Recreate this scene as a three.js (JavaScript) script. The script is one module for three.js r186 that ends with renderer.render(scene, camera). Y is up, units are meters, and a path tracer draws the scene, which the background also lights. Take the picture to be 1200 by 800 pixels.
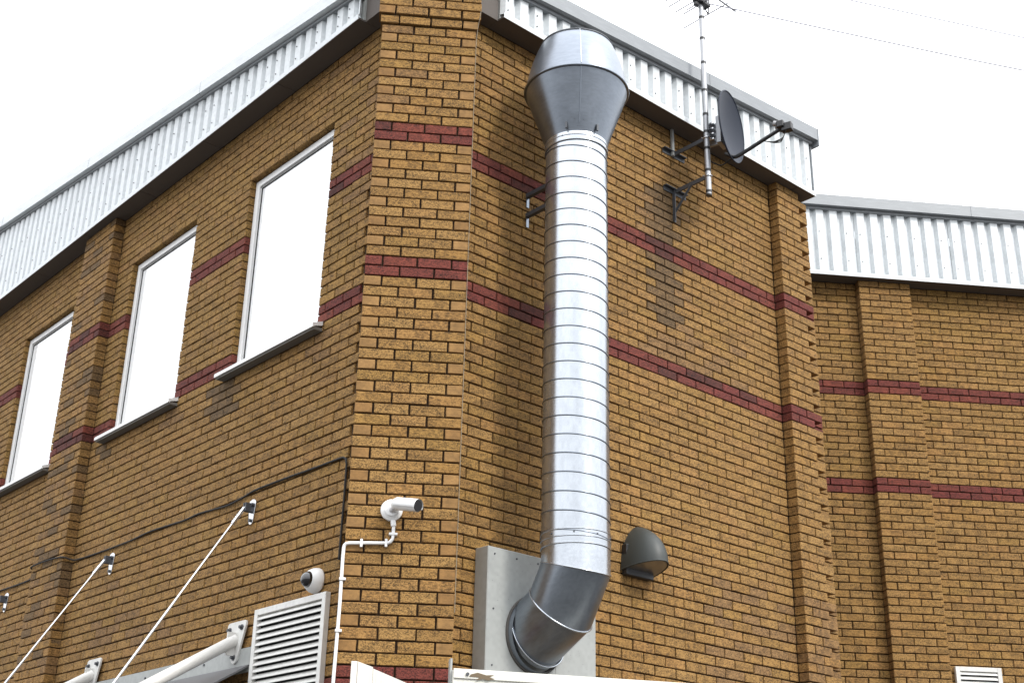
import * as THREE from 'three';
import { mergeGeometries } from 'three/addons/utils/BufferGeometryUtils.js';
import { RoundedBoxGeometry } from 'three/addons/geometries/RoundedBoxGeometry.js';

// ------------------------------------------------------------ camera, sky, sun, exposure
const scene = new THREE.Scene();
const EYE = 1.6;
const camera = new THREE.PerspectiveCamera(2 * Math.atan(400 / 1537.3) * 180 / Math.PI, 1024 / 682, 0.1, 900);
camera.position.set(0, EYE, 0);
camera.rotation.set(0.404, 0, 0.0227, 'YXZ');
scene.add(camera);

function overcastSky() {
  const w = 256, h = 128, data = new Float32Array(w * h * 4);
  for (let j = 0; j < h; j++) for (let i = 0; i < w; i++) {
    const el = ((j + 0.5) / h - 0.5) * Math.PI, az = (i / w) * Math.PI * 2, s = Math.max(0, Math.sin(el));
    const cloud = 1 + 0.05 * Math.sin(az * 3 + 1.1 + el * 5) + 0.04 * Math.sin(az * 7 - el * 9);
    const L = 1.95 * (1 + 1.7 * s) / 2.7 * cloud;
    const o = (j * w + i) * 4;
    data[o] = L * 0.975; data[o + 1] = L * 0.995; data[o + 2] = L * 1.03; data[o + 3] = 1;
  }
  const t = new THREE.DataTexture(data, w, h, THREE.RGBAFormat, THREE.FloatType);
  t.mapping = THREE.EquirectangularReflectionMapping; t.magFilter = THREE.LinearFilter; t.minFilter = THREE.LinearFilter;
  t.wrapS = THREE.RepeatWrapping; t.needsUpdate = true;
  return t;
}
scene.background = overcastSky();
scene.environment = scene.background;

const sun = new THREE.DirectionalLight(new THREE.Color(1, 0.96, 0.9), 1.5);
sun.position.set(15, 23, 5); sun.target.position.set(0, 5, -9);
sun.castShadow = true; sun.shadow.radius = 21; sun.shadow.mapSize.set(2048, 2048);
Object.assign(sun.shadow.camera, { left: -14, right: 14, top: 14, bottom: -14, near: 1, far: 70 });
scene.add(sun, sun.target);

const renderer = new THREE.WebGLRenderer({ antialias: true });
renderer.setSize(1024, 682);
renderer.toneMapping = THREE.LinearToneMapping;
renderer.toneMappingExposure = 1.72;
renderer.shadowMap.enabled = true;

// ------------------------------------------------------------ helpers
let seed = 20240611;
const rnd = () => { seed = (seed + 0x6D2B79F5) | 0; let t = Math.imul(seed ^ (seed >>> 15), 1 | seed); t = (t + Math.imul(t ^ (t >>> 7), 61 | t)) ^ t; return ((t ^ (t >>> 14)) >>> 0) / 4294967296; };
const rr = (a, b) => a + (b - a) * rnd();
const V3 = (x, y, z) => new THREE.Vector3(x, y, z);
const used = new Map();
const numbered = n => { const k = used.get(n) || 0; used.set(n, k + 1); return k ? `${n}_${String(k).padStart(3, '0')}` : n; };

// wall frames: local x runs along the wall, y up, z out of the wall
const FR = {
  P: { x: -0.9923, z: -7.8517, a: -0.0981 },
  R: { x: 0.8977, z: -9.2894, a: -0.7253 },
  L: { x: -1.2117, z: -8.4744, a: 0.8578 },
  F: { x: 4.3269, z: -12.6772, a: -0.1126 },
};
const place = (o, f, u = 0, y = 0, off = 0) => {
  const c = Math.cos(f.a), s = Math.sin(f.a);
  o.position.set(f.x + u * c - off * s, y, f.z + u * s + off * c); o.rotation.y = -f.a; return o;
};
function thing(name, label, category, frame, u = 0, y = 0, off = 0, group) {
  const o = new THREE.Group(); o.name = numbered(name); o.userData = { label, category, kind: 'thing' };
  if (group) o.userData.group = group;
  if (frame) place(o, frame, u, y, off);
  scene.add(o); return o;
}
function part(name, geo, mat, parent, label) {
  const g = Array.isArray(geo) ? mergeGeometries(geo.map(x => { const n = x.index ? x.toNonIndexed() : x; for (const k of Object.keys(n.attributes)) if (!['position', 'normal', 'uv'].includes(k)) n.deleteAttribute(k); return n; })) : geo;
  const m = new THREE.Mesh(g, mat); m.name = name; m.castShadow = m.receiveShadow = true;
  if (label) m.userData.label = label;
  parent.add(m); return m;
}
const sub = (name, parent) => { const g = new THREE.Group(); g.name = name; parent.add(g); return g; };
const box = (x0, x1, y0, y1, z0, z1) => { const g = new THREE.BoxGeometry(x1 - x0, y1 - y0, z1 - z0); g.translate((x0 + x1) / 2, (y0 + y1) / 2, (z0 + z1) / 2); return uvMetres(g); };
const rbox = (x0, x1, y0, y1, z0, z1, r = 0.004, seg = 2) => { const g = new RoundedBoxGeometry(x1 - x0, y1 - y0, z1 - z0, seg, r); g.translate((x0 + x1) / 2, (y0 + y1) / 2, (z0 + z1) / 2); return uvMetres(g); };
function uvMetres(g) {
  const p = g.attributes.position, n = g.attributes.normal, uv = new Float32Array(p.count * 2);
  for (let i = 0; i < p.count; i++) {
    const ax = Math.abs(n.getX(i)), ay = Math.abs(n.getY(i)), az = Math.abs(n.getZ(i));
    if (az >= ax && az >= ay) { uv[2 * i] = p.getX(i); uv[2 * i + 1] = p.getY(i); } else if (ax >= ay) { uv[2 * i] = p.getZ(i); uv[2 * i + 1] = p.getY(i); } else { uv[2 * i] = p.getX(i); uv[2 * i + 1] = p.getZ(i); }
  }
  g.setAttribute('uv', new THREE.BufferAttribute(uv, 2)); return g;
}
function rod(a, b, r, seg = 10) {   // cylinder from a to b
  const d = b.clone().sub(a), g = new THREE.CylinderGeometry(r, r, d.length(), seg);
  g.applyQuaternion(new THREE.Quaternion().setFromUnitVectors(V3(0, 1, 0), d.clone().normalize()));
  const m = a.clone().add(b).multiplyScalar(0.5); g.translate(m.x, m.y, m.z); return g;
}
const tube = (pts, r, n = 60, seg = 8, tension = 0.3) => new THREE.TubeGeometry(new THREE.CatmullRomCurve3(pts, false, 'catmullrom', tension), n, r, seg, false);
const prism = (pts, x0, x1) => {    // polygon in (z, y) extruded along x
  const s = new THREE.Shape(pts.map(([z, y]) => new THREE.Vector2(z, y)));
  const g = new THREE.ExtrudeGeometry(s, { depth: x1 - x0, bevelEnabled: false });
  g.rotateY(-Math.PI / 2); g.scale(1, 1, 1); // (z,y,depth) -> x=-depth, z=z
  g.translate(x1, 0, 0); return uvMetres(g);
};

// ------------------------------------------------------------ textures
function noiseGrid(n, s) { const a = new Float32Array(n * n); let k = s; for (let i = 0; i < n * n; i++) { k = (Math.imul(k, 1664525) + 1013904223) | 0; a[i] = (k >>> 8) / 16777216; } return a; }
function sampler(nx, ny, s) {       // periodic value noise over 0..1
  const a = noiseGrid(Math.max(nx, ny), s), N = Math.max(nx, ny);
  return (u, v) => {
    const x = u * nx, y = v * ny, xi = Math.floor(x), yi = Math.floor(y), fx = x - xi, fy = y - yi;
    const sx = fx * fx * (3 - 2 * fx), sy = fy * fy * (3 - 2 * fy), x0 = xi % nx, x1 = (xi + 1) % nx, y0 = yi % ny, y1 = (yi + 1) % ny;
    const p = a[y0 * N + x0], q = a[y0 * N + x1], r = a[y1 * N + x0], t = a[y1 * N + x1];
    return (p + (q - p) * sx) + ((r + (t - r) * sx) - (p + (q - p) * sx)) * sy;
  };
}
function texture(size, fn, srgb = true, metres = 1) {
  const d = new Uint8Array(size * size * 4);
  for (let j = 0; j < size; j++) for (let i = 0; i < size; i++) {
    const c = fn(i / size, j / size), o = (j * size + i) * 4;
    d[o] = Math.max(0, Math.min(255, c[0] * 255)); d[o + 1] = Math.max(0, Math.min(255, c[1] * 255)); d[o + 2] = Math.max(0, Math.min(255, c[2] * 255)); d[o + 3] = 255;
  }
  const t = new THREE.DataTexture(d, size, size); t.wrapS = t.wrapT = THREE.RepeatWrapping; t.magFilter = THREE.LinearFilter; t.minFilter = THREE.LinearMipmapLinearFilter; t.generateMipmaps = true;
  if (srgb) t.colorSpace = THREE.SRGBColorSpace;
  t.repeat.set(1 / metres, 1 / metres); t.needsUpdate = true; return t;
}
const n1 = sampler(150, 210, 11), n2 = sampler(310, 400, 12), n3 = sampler(14, 30, 13), n4 = sampler(40, 60, 14), n5 = sampler(60, 240, 15);
const g1 = sampler(60, 60, 21), g2 = sampler(300, 300, 22), g3 = sampler(9, 9, 23);
const sandGrain = sampler(185, 250, 99), fleck = sampler(260, 330, 98);
const brickHeight = (u, v) => 0.45 * n1(u, v) + 0.35 * n2(u, v) + 0.2 * n5(u, v);
const brickMap = texture(1024, (u, v) => {
  const p = (u + 0.371) % 1, q = (v + 0.523) % 1, f = 0.45 * n1(p, q) + 0.35 * n2(p, q) + 0.2 * n5(p, q), c = n3(u, v), m = n4(u, v);
  let k = 0.80 + (f - 0.5) * 1.15 + (c - 0.5) * 0.16 + (m - 0.5) * 0.16;
  if (fleck(u, v) < 0.13) k *= 0.72;   // dark iron flecks
  const sand = Math.max(0, sandGrain(u, v) - 0.62) * 0.75;               // pale sand facing grains
  return [k + sand * 1.3, k * 0.985 + sand * 1.25, k * 0.95 + sand * 1.1];
}, true, 0.9);
const brickMapDragged = texture(1024, (u, v) => {
  const f = 0.3 * n1(v, u) + 0.25 * n2(v, u) + 0.45 * n5(u, v), c = n3(v, u);
  const k = 0.82 + (f - 0.5) * 0.95 + (c - 0.5) * 0.22, sand = Math.max(0, sandGrain(v, u) - 0.66) * 0.6;
  return [k + sand, k * 0.98 + sand * 0.95, k * 0.93 + sand * 0.85];
}, true, 0.9);
const brickBump = texture(1024, (u, v) => { const f = brickHeight(u, v); return [f, f, f]; }, false, 0.9);
const mortarMap = texture(512, (u, v) => { const k = 0.62 + 0.34 * g2(u, v) + 0.22 * (g1(u, v) - 0.5) + 0.25 * (g3(u, v) - 0.5); return [k, k * 0.98, k * 0.95]; }, true, 0.8);
const spangle = texture(512, (u, v) => { const k = 0.90 + 0.05 * (g1(u, v) - 0.5) + 0.03 * (g2(u, v) - 0.5) + 0.05 * (g3(u, v) - 0.5); return [k, k, k]; }, true, 0.8);
const metalRough = texture(512, (u, v) => { const k = 0.8 + 0.14 * (g1(u, v) - 0.5) + 0.14 * (g3(u, v) - 0.5); return [k, k, k]; }, false, 0.8);
const grimeMap = texture(512, (u, v) => { const a = g3(u, v), b = g1(u, v); let k = 0.95 - 0.1 * Math.max(0, a - 0.55) - 0.05 * b; if (g2(u, v) > 0.95 && b > 0.6) k *= 0.72; return [k, k * 0.995, k * 0.98]; }, true, 1.4);

// ------------------------------------------------------------ materials
const rgb = (r, g, b) => new THREE.Color().setRGB(r, g, b);
const M = (c, rough, extra = {}) => new THREE.MeshStandardMaterial({ color: c, roughness: rough, side: THREE.DoubleSide, ...extra });
const brickMat = c => M(c, 0.93, { map: brickMap, bumpMap: brickBump, bumpScale: 0.0022 });
const TAN = [[0.3549, 0.2041, 0.0657], [0.3393, 0.1943, 0.062], [0.3653, 0.2111, 0.0694], [0.3471, 0.1948, 0.0598], [0.3289, 0.1854, 0.0577], [0.3732, 0.2174, 0.0732], [0.3549, 0.2003, 0.0676], [0.3342, 0.1854, 0.0553], [0.3211, 0.1825, 0.0583], [0.3575, 0.2012, 0.062], [0.3601, 0.1998, 0.0672], [0.3028, 0.1707, 0.0546]];
const OLIVE = [[0.3317, 0.1912, 0.0537], [0.3437, 0.1993, 0.0582], [0.3199, 0.1836, 0.053], [0.3484, 0.2017, 0.0582]];
const STAIN = [[0.1726, 0.1058, 0.0475], [0.1873, 0.1138, 0.0495], [0.1604, 0.0996, 0.0455], [0.2842, 0.1634, 0.0664]];
const RED = [[0.1929, 0.0442, 0.0311], [0.1736, 0.0394, 0.0291], [0.212, 0.0508, 0.0338], [0.1832, 0.0384, 0.0304], [0.1162, 0.0301, 0.0229], [0.0988, 0.0278, 0.0212]];
const PAL = [...TAN, ...OLIVE, ...STAIN, ...RED].map(c => rgb(...c));
const iO = TAN.length, iS = iO + OLIVE.length, iR = iS + STAIN.length;
const brickMats = PAL.map((c, i) => i % 3 === 1 ? M(c, 0.93, { map: brickMapDragged, bumpMap: brickBump, bumpScale: 0.0018 }) : brickMat(c));
const headerMap = texture(512, (u, v) => { const k = 0.86 + 0.10 * (g1(u, v) - 0.5) + 0.16 * (n3(u, v) - 0.5) + 0.10 * (g2(u, v) - 0.5); return [k, k * 0.97, k * 0.9]; }, true, 0.6);
const headerMats = [[.36, .212, .084], [.335, .19, .072], [.385, .228, .093]].map(c => M(rgb(...c), 0.9, { map: headerMap, bumpMap: brickBump, bumpScale: 0.0008 }));
const brickMany = M(rgb(1, 1, 1), 0.93, { map: brickMap, bumpMap: brickBump, bumpScale: 0.0022, vertexColors: true });
const mortar = M(rgb(.065, .036, .016), 0.96, { map: mortarMap, bumpMap: mortarMap, bumpScale: 0.002 });
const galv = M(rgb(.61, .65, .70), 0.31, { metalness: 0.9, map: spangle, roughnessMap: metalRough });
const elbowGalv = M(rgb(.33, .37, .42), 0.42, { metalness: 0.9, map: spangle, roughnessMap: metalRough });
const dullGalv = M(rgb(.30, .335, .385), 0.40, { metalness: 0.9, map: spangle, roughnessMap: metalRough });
const greyPaint = M(rgb(.42, .44, .44), 0.5, { map: grimeMap });
const whitePaint = M(rgb(.80, .80, .79), 0.42, { map: grimeMap });
const whitePlastic = M(rgb(.82, .82, .81), 0.3);
const cladWhite = M(rgb(.78, .83, .88), 0.36, { map: grimeMap });
const copingGrey = M(rgb(.33, .35, .37), 0.45, { metalness: 0.1, map: spangle });
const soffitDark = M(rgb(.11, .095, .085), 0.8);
const blackPlastic = M(rgb(.018, .018, .02), 0.45);
const rubber = M(rgb(.02, .018, .016), 0.8);
const ironGrey = M(rgb(.085, .09, .10), 0.5, { metalness: 0.4 });
const aluminium = M(rgb(.47, .48, .50), 0.4, { metalness: 0.6, map: spangle });
const steel = M(rgb(.66, .67, .69), 0.25, { metalness: 1 });
const dishGrey = new THREE.MeshPhysicalMaterial({ color: rgb(.03, .036, .052), roughness: 0.5, specularIntensity: 0.3, side: THREE.DoubleSide });
const lampGrey = M(rgb(.036, .042, .04), 0.5);
const lensGlass = new THREE.MeshPhysicalMaterial({ color: rgb(.13, .13, .125), roughness: 0.3, clearcoat: 0.6, side: THREE.DoubleSide });
const domeGlass = new THREE.MeshPhysicalMaterial({ color: rgb(.012, .012, .014), roughness: 0.08, clearcoat: 1, side: THREE.DoubleSide });
const skyWhitePane = new THREE.MeshPhysicalMaterial({ color: rgb(.88, .89, .89), roughness: 0.2, clearcoat: 1, clearcoatRoughness: 0.04, side: THREE.DoubleSide });  // opaque white base colour stands in for sky reflected in the glass
const darkInside = M(rgb(.02, .02, .022), 0.9);
const asphaltTex = texture(512, (u, v) => { const k = 0.6 + 0.5 * g2(u, v) + 0.3 * (g1(u, v) - 0.5); return [k, k, k]; }, true, 2);
const asphalt = M(rgb(.065, .063, .06), 0.95, { map: asphaltTex });

// ------------------------------------------------------------ ground
{
  const g = new THREE.PlaneGeometry(600, 600); g.rotateX(-Math.PI / 2);
  const uv = g.attributes.uv; for (let i = 0; i < uv.count; i++) uv.setXY(i, uv.getX(i) * 600, uv.getY(i) * 600);
  const m = part('ground', g, asphalt, scene); m.userData = { kind: 'structure', label: 'dark asphalt ground around the brick building' };
}

// ------------------------------------------------------------ bricks
const H1 = 6.6174, C = 0.075, B = 0.225, JT = 0.010;
const courseY = k => H1 - (k + 0.5) * C;
const isRed = k => (k === 0 || k === 1 || k === 14 || k === 15 || (k >= 50 && k <= 52));
function brickGeo(w, h, d, col) {
  const b = rr(0.0025, 0.0045), p = [], n = [], uv = [], c = [], idx = [];
  const ou = rnd() * 7, ov = rnd() * 7;
  const X = w / 2, Y = h / 2, j = () => rr(-0.0014, 0.0014);
  const cor = [[-X + j(), -Y + j()], [X + j(), -Y + j()], [X + j(), Y + j()], [-X + j(), Y + j()]];
  const inn = cor.map(([x, y]) => [x - Math.sign(x) * b * rr(0.8, 1.7), y - Math.sign(y) * b * rr(0.7, 1.3)]);
  const quad = (A, B_, C_, D_, us) => {
    const e1 = V3(B_[0] - A[0], B_[1] - A[1], B_[2] - A[2]), e2 = V3(D_[0] - A[0], D_[1] - A[1], D_[2] - A[2]), nn = e1.cross(e2).normalize(), o = p.length / 3;
    [A, B_, C_, D_].forEach(q => { p.push(...q); n.push(nn.x, nn.y, nn.z); const t = us === 0 ? [q[0], q[1]] : us === 1 ? [q[0], q[2] + 0.4] : [q[2] + 0.7, q[1]]; uv.push(t[0] + ou, t[1] + ov); if (col) c.push(col.r, col.g, col.b); });
    idx.push(o, o + 1, o + 2, o, o + 2, o + 3);
  };
  const F = inn.map(q => [q[0], q[1], 0]), O = cor.map(q => [q[0], q[1], -b]), K = cor.map(q => [q[0], q[1], -d]);
  quad(F[0], F[1], F[2], F[3], 0);
  for (let i = 0; i < 4; i++) { const k = (i + 1) % 4, s = i % 2 ? 2 : 1; quad(O[i], O[k], F[k], F[i], 0); quad(K[i], K[k], O[k], O[i], s); }
  const g = new THREE.BufferGeometry();
  g.setAttribute('position', new THREE.Float32BufferAttribute(p, 3)); g.setAttribute('normal', new THREE.Float32BufferAttribute(n, 3)); g.setAttribute('uv', new THREE.Float32BufferAttribute(uv, 2));
  if (col) g.setAttribute('color', new THREE.Float32BufferAttribute(c, 3));
  g.setIndex(idx); return g;
}
const pool = new Map();
function pooled(w, h, d) {
  const key = `${w.toFixed(3)}|${h.toFixed(3)}|${d.toFixed(3)}`;
  if (!pool.has(key)) { const v = []; for (let i = 0; i < (Math.abs(w - 0.215) < 0.002 ? 14 : 6); i++) v.push(brickGeo(w, h, d)); pool.set(key, v); }
  const v = pool.get(key); return v[Math.floor(rnd() * v.length)];
}
// bricks of one face; m places the face in the group's frame. holes: [u0,u1,k0,k1) in courses
function face(list, { m = new THREE.Matrix4(), u0, u1, k0, k1, holes = [], phase = 0, pitch = B, d = 0.1025, ends = null, tint = null, minW = 0.03, joint = JT }) {
  for (let k = k0; k < k1; k++) {
    const y = courseY(k), shift = ((Math.abs(k) % 2) ? 0.5 : 0) * pitch + phase;
    let spans = [ends ? ends(k) : [u0, u1]];
    for (const [a, b, ka, kb] of holes) if (k >= ka && k < kb) spans = spans.flatMap(([s, e]) => (b <= s || a >= e) ? [[s, e]] : [[s, a], [b, e]].filter(([p, q]) => q - p > 0.02));
    for (const [s, e] of spans) {
      const cuts = [s]; const n0 = Math.ceil((s - shift + 1e-6) / pitch), n1_ = Math.floor((e - shift - 1e-6) / pitch);
      for (let n = n0; n <= n1_; n++) { const x = shift + n * pitch; if (x - s > minW && e - x > minW) cuts.push(x); }
      cuts.push(e);
      for (let i = 0; i + 1 < cuts.length; i++) {
        const a = cuts[i] + (i ? joint / 2 : 0), b = cuts[i + 1] - (i + 2 < cuts.length ? joint / 2 : 0), w = b - a;
        if (w < 0.02) continue;
        list.push({ x: (a + b) / 2, y, w: Math.round(w * 500) / 500, h: C - JT, d, k, m, tint: tint ? tint((a + b) / 2, y, k) : null });
      }
    }
  }
}
const redPlain = () => iR + Math.floor(rnd() * 4), redDark = () => iR + 4 + Math.floor(rnd() * 2);
const tanOf = () => Math.floor(rnd() * TAN.length), oliveOf = () => iO + Math.floor(rnd() * OLIVE.length);
const patch = sampler(37, 29, 77), patch2 = sampler(61, 43, 78);
const TMP = new THREE.Matrix4(), PRJ = new THREE.Matrix4();
camera.updateMatrixWorld(); camera.updateProjectionMatrix();
PRJ.multiplyMatrices(camera.projectionMatrix, camera.matrixWorldInverse);
function layBricks(wall, list, max = 300, hidden = null) {
  wall.updateMatrixWorld();
  for (const b of list) {
    const c = V3(b.x, b.y, 0).applyMatrix4(b.m).applyMatrix4(wall.matrixWorld);
    const nrm = V3(0, 0, 1).transformDirection(b.m).transformDirection(wall.matrixWorld), to = camera.position.clone().sub(c), dist = to.length();
    const p = c.clone().applyMatrix4(PRJ), inside = Math.abs(p.x) < 1.0 && Math.abs(p.y) < 1.0;
    const fz = to.normalize().dot(nrm);
    b.score = inside && fz > 0.03 && b.y < 7.74 ? b.w * b.h * fz / dist / dist : 0;
    if (b.score && hidden && hidden(b, (p.x + 1) * 600, (1 - p.y) * 400)) b.score = 0;
    b.t = b.tint ?? -1;
    if (isRed(b.k)) b.t = b.t === 11 || (b.t >= iS && b.t < iR) ? (b.grey ? b.t : redDark()) : redPlain(); else if (b.t < 0) b.t = tanOf();
    b.mat = new THREE.Matrix4().makeRotationZ(rr(-0.004, 0.004)).premultiply(TMP.makeTranslation(b.x + rr(-0.0012, 0.0012), b.y + rr(-0.001, 0.001), rr(-0.0018, 0.0018))).premultiply(b.m);
  }
  const ranked = list.filter(b => b.score > 0).sort((a, b) => b.score - a.score).slice(0, max), single = new Set(ranked);
  let nb = 0;
  for (const b of list) if (single.has(b)) {
    const me = part(nb ? `brick_${String(nb).padStart(3, '0')}` : 'brick', pooled(b.w, b.h, b.d), (b.header && b.t < iR ? headerMats[Math.floor(rnd() * 3)] : brickMats[b.t]), wall);
    nb++; b.mat.decompose(me.position, me.quaternion, me.scale);
  }
  const rest = list.filter(b => !single.has(b)).map(b => brickGeo(b.w, b.h, b.d, PAL[b.t]).applyMatrix4(b.mat));
  if (rest.length) { const r = part('brickwork', mergeGeometries(rest), brickMany, wall); r.userData.kind = 'stuff'; }
}
const side = (u, z, ry) => new THREE.Matrix4().makeTranslation(u, 0, z).multiply(new THREE.Matrix4().makeRotationY(ry));
const RECESS = 0.018;
const TOPK = -15, BOTK = 88;

// ------------------------------------------------------------ street wall (left) with its three windows
const L = FR.L;
const streetWall = thing('brick_wall', 'yellow brick wall with three tall white windows and a dark cable across it', 'wall', L);
const wins = [[-1.5525, -0.315], [-3.71, -2.4725], [-6.27, -5.0325]];
const WK0 = -7, WK1 = 16, WT = H1 + 7 * C, WB = H1 - 16 * C;
{
  const s = new THREE.Shape([new THREE.Vector2(-9.6, 0), new THREE.Vector2(0.52, 0), new THREE.Vector2(0.52, 8.3), new THREE.Vector2(-9.6, 8.3)]);
  for (const [a, b] of wins) s.holes.push(new THREE.Path([new THREE.Vector2(a - 0.008, WB - 0.008), new THREE.Vector2(a - 0.008, WT + 0.008), new THREE.Vector2(b + 0.008, WT + 0.008), new THREE.Vector2(b + 0.008, WB - 0.008)]));
  const g = new THREE.ExtrudeGeometry(s, { depth: 0.25, bevelEnabled: false }); g.translate(0, 0, -0.25 - RECESS);
  part('mortar', uvMetres(g), mortar, streetWall);
  const list = [];
  const tint = (u, y, k) => {
    const near = wins.some(([a, b]) => y > WB - 0.1 && y < WT + 0.25 && (u > a - 0.5 && u < b + 0.35));
    if ((u > -1.8 && u < -1.45 && y > 5.02 && y < 5.33) || (u > -3.9 && u < -3.65 && y > 5.18 && y < 5.34)) return iS + Math.floor(rnd() * 3);
    if ((u > -0.42 && u < -0.2 && y > 5.15 && y < 5.33) || (u > -2.6 && u < -2.35 && y > 5.2 && y < 5.33)) return iS + 3;
    if (u > -1.12 && u < -0.85 && y > 3.62 && y < 4.02 && rnd() < 0.5) return iS + 3;
    if (u > -3.4 && u < -3.1 && y > 3.5 && y < 4.0 && rnd() < 0.45) return iS + 3;
    if (u > -3.2 && u < -1.9 && y > 3.25 && y < 3.75 && rnd() < 0.2) return iS + 3;
    if (near && rnd() < 0.62) return oliveOf();
    if (u > -0.4 && y > 6.3 && rnd() < 0.25) return iS + 3;
    return rnd() < 0.12 ? oliveOf() : null;
  };
  face(list, { u0: -9.5, u1: 0.5, k0: TOPK, k1: BOTK, holes: wins.map(([a, b]) => [a, b, WK0, WK1]).concat([[-4.725, -4.05, -99, 99]]), tint, ends: k => [-9.5, (Math.abs(k) % 2 || k < 4) ? 0.5 : 0.212] });
  layBricks(streetWall, list, 300);
  // windows
  wins.forEach(([a, b], i) => {
    const w = sub(i ? `window_${String(i).padStart(3, '0')}` : 'window', streetWall);
    const z0 = -0.105, z1 = -0.048, t = 0.058, y0 = WB + 0.012, y1 = WT - 0.006;
    a += 0.006; b -= 0.006;
    part('frame', [rbox(a, a + t, y0, y1, z0, z1), rbox(b - t, b, y0, y1, z0, z1), rbox(a + t, b - t, y1 - t, y1, z0, z1 - 0.001), rbox(a + t, b - t, y0, y0 + t, z0, z1 - 0.001),
    rbox(a + t, a + t + 0.012, y0 + t, y1 - t, z0, z1 - 0.02, 0.002), rbox(b - t - 0.012, b - t, y0 + t, y1 - t, z0, z1 - 0.02, 0.002), rbox(a + t, b - t, y1 - t - 0.012, y1 - t, z0, z1 - 0.021, 0.002)], whitePlastic, w);
    const e = t + 0.012;
    part('gasket', [box(a + e, a + e + 0.011, y0 + e, y1 - e, z0 + 0.005, z1 - 0.017), box(b - e - 0.011, b - e, y0 + e, y1 - e, z0 + 0.005, z1 - 0.017), box(a + e, b - e, y1 - e - 0.011, y1 - e, z0 + 0.006, z1 - 0.0175), box(a + e, b - e, y0 + t, y0 + t + 0.011, z0 + 0.006, z1 - 0.0175)], rubber, w);
    part('pane', box(a + e - 0.004, b - e + 0.004, y0 + t - 0.004, y1 - e + 0.004, z0 + 0.008, z0 + 0.034), skyWhitePane, w);
    part('sill', prism([[-0.10, WB + 0.012], [0.0, WB + 0.004], [0.086, WB - 0.03], [0.086, WB - 0.058], [0.076, WB - 0.058], [0.074, WB - 0.048], [0.0, WB - 0.028], [-0.10, WB - 0.02]], a + 0.004, b - 0.004), whitePlastic, w);
    part('sill_shade_strip', box(a - 0.085, b + 0.085, WB - 0.074, WB - 0.0505, 0.002, 0.0735), M(rgb(.16, .15, .135), .9), w);  // dark strip added beneath the sill to deepen its shade
    for (const [p, q] of [[a - 0.09, a + 0.002], [b - 0.002, b + 0.09]]) part('sill_horn', prism([[0.003, WB + 0.0035], [0.088, WB - 0.031], [0.088, WB - 0.060], [0.075, WB - 0.060], [0.073, WB - 0.05], [0.003, WB - 0.03]], p, q), whitePlastic, w);
  });
}
// pilaster on the street wall
{
  const t = thing('brick_pilaster', 'weathered brick pilaster between windows on the street wall', 'pilaster', L);
  const x0 = -4.725, x1 = -4.05, P = 0.1025;
  part('mortar', box(x0 + 0.02, x1 - 0.011, 0, 7.9, -0.02, P - RECESS), mortar, t);
  const list = [], tint = () => rnd() < 0.36 ? iS + (rnd() < 0.5 ? 1 : 3) : rnd() < 0.3 ? 11 : null;
  face(list, { m: side(0, P, 0), u0: x0, u1: x1, k0: TOPK, k1: BOTK, phase: x0, tint, d: 0.1 });
  const tint2 = tint;
  face(list, { m: side(x1 - 0.0015, -0.0, Math.PI / 2), u0: -P + 0.004, u1: 0.001, k0: TOPK, k1: BOTK, phase: 0, tint: tint2, d: 0.03, minW: 0.2, ends: () => [-P + 0.012, 0.0] });
  layBricks(t, list, 300);
}

// ------------------------------------------------------------ corner pier
{
  const t = thing('brick_pier', 'projecting yellow brick corner pier carrying the white camera, corbelled at its top', 'pier', FR.P);
  const W = 0.683, p3 = W / 3 + 0.0033;
  part('mortar', [box(0.009, W - 0.009, 0, 7.48, -0.62, -RECESS), box(-0.004, W + 0.004, 7.48, 8.5, -0.6, 0.003)], mortar, t);
  const list = [];
  const tint = (u, y) => y > 6.4 && u < 0.25 && rnd() < 0.3 ? iS + 3 : (rnd() < 0.1 ? oliveOf() : null);
  face(list, { u0: 0, u1: W, k0: -11, k1: BOTK, pitch: p3, phase: p3 / 2, tint, ends: () => [0, W], joint: 0.012 });
  face(list, { m: side(0, 0.014, 0), u0: -0.013, u1: W + 0.013, k0: -12, k1: -11, pitch: p3, phase: 0.12, d: 0.118, joint: 0.012 });
  face(list, { m: side(0, 0.030, 0), u0: -0.03, u1: W + 0.03, k0: -22, k1: -12, pitch: p3 + 0.01, phase: -0.03, d: 0.13, joint: 0.012 });
  // hidden returns
  face(list, { m: side(0, 0, -Math.PI / 2), u0: -0.55, u1: -0.115, k0: -11, k1: BOTK, ends: () => [-0.6, -0.112], d: 0.05 });
  face(list, { m: side(W, 0, Math.PI / 2), u0: 0.115, u1: 0.55, k0: -11, k1: BOTK, ends: () => [0.112, 0.6], d: 0.05 });
  for (const b of list) b.header = b.w < 0.125 && !b.m.elements[2];
  layBricks(t, list, 300);
}

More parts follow.
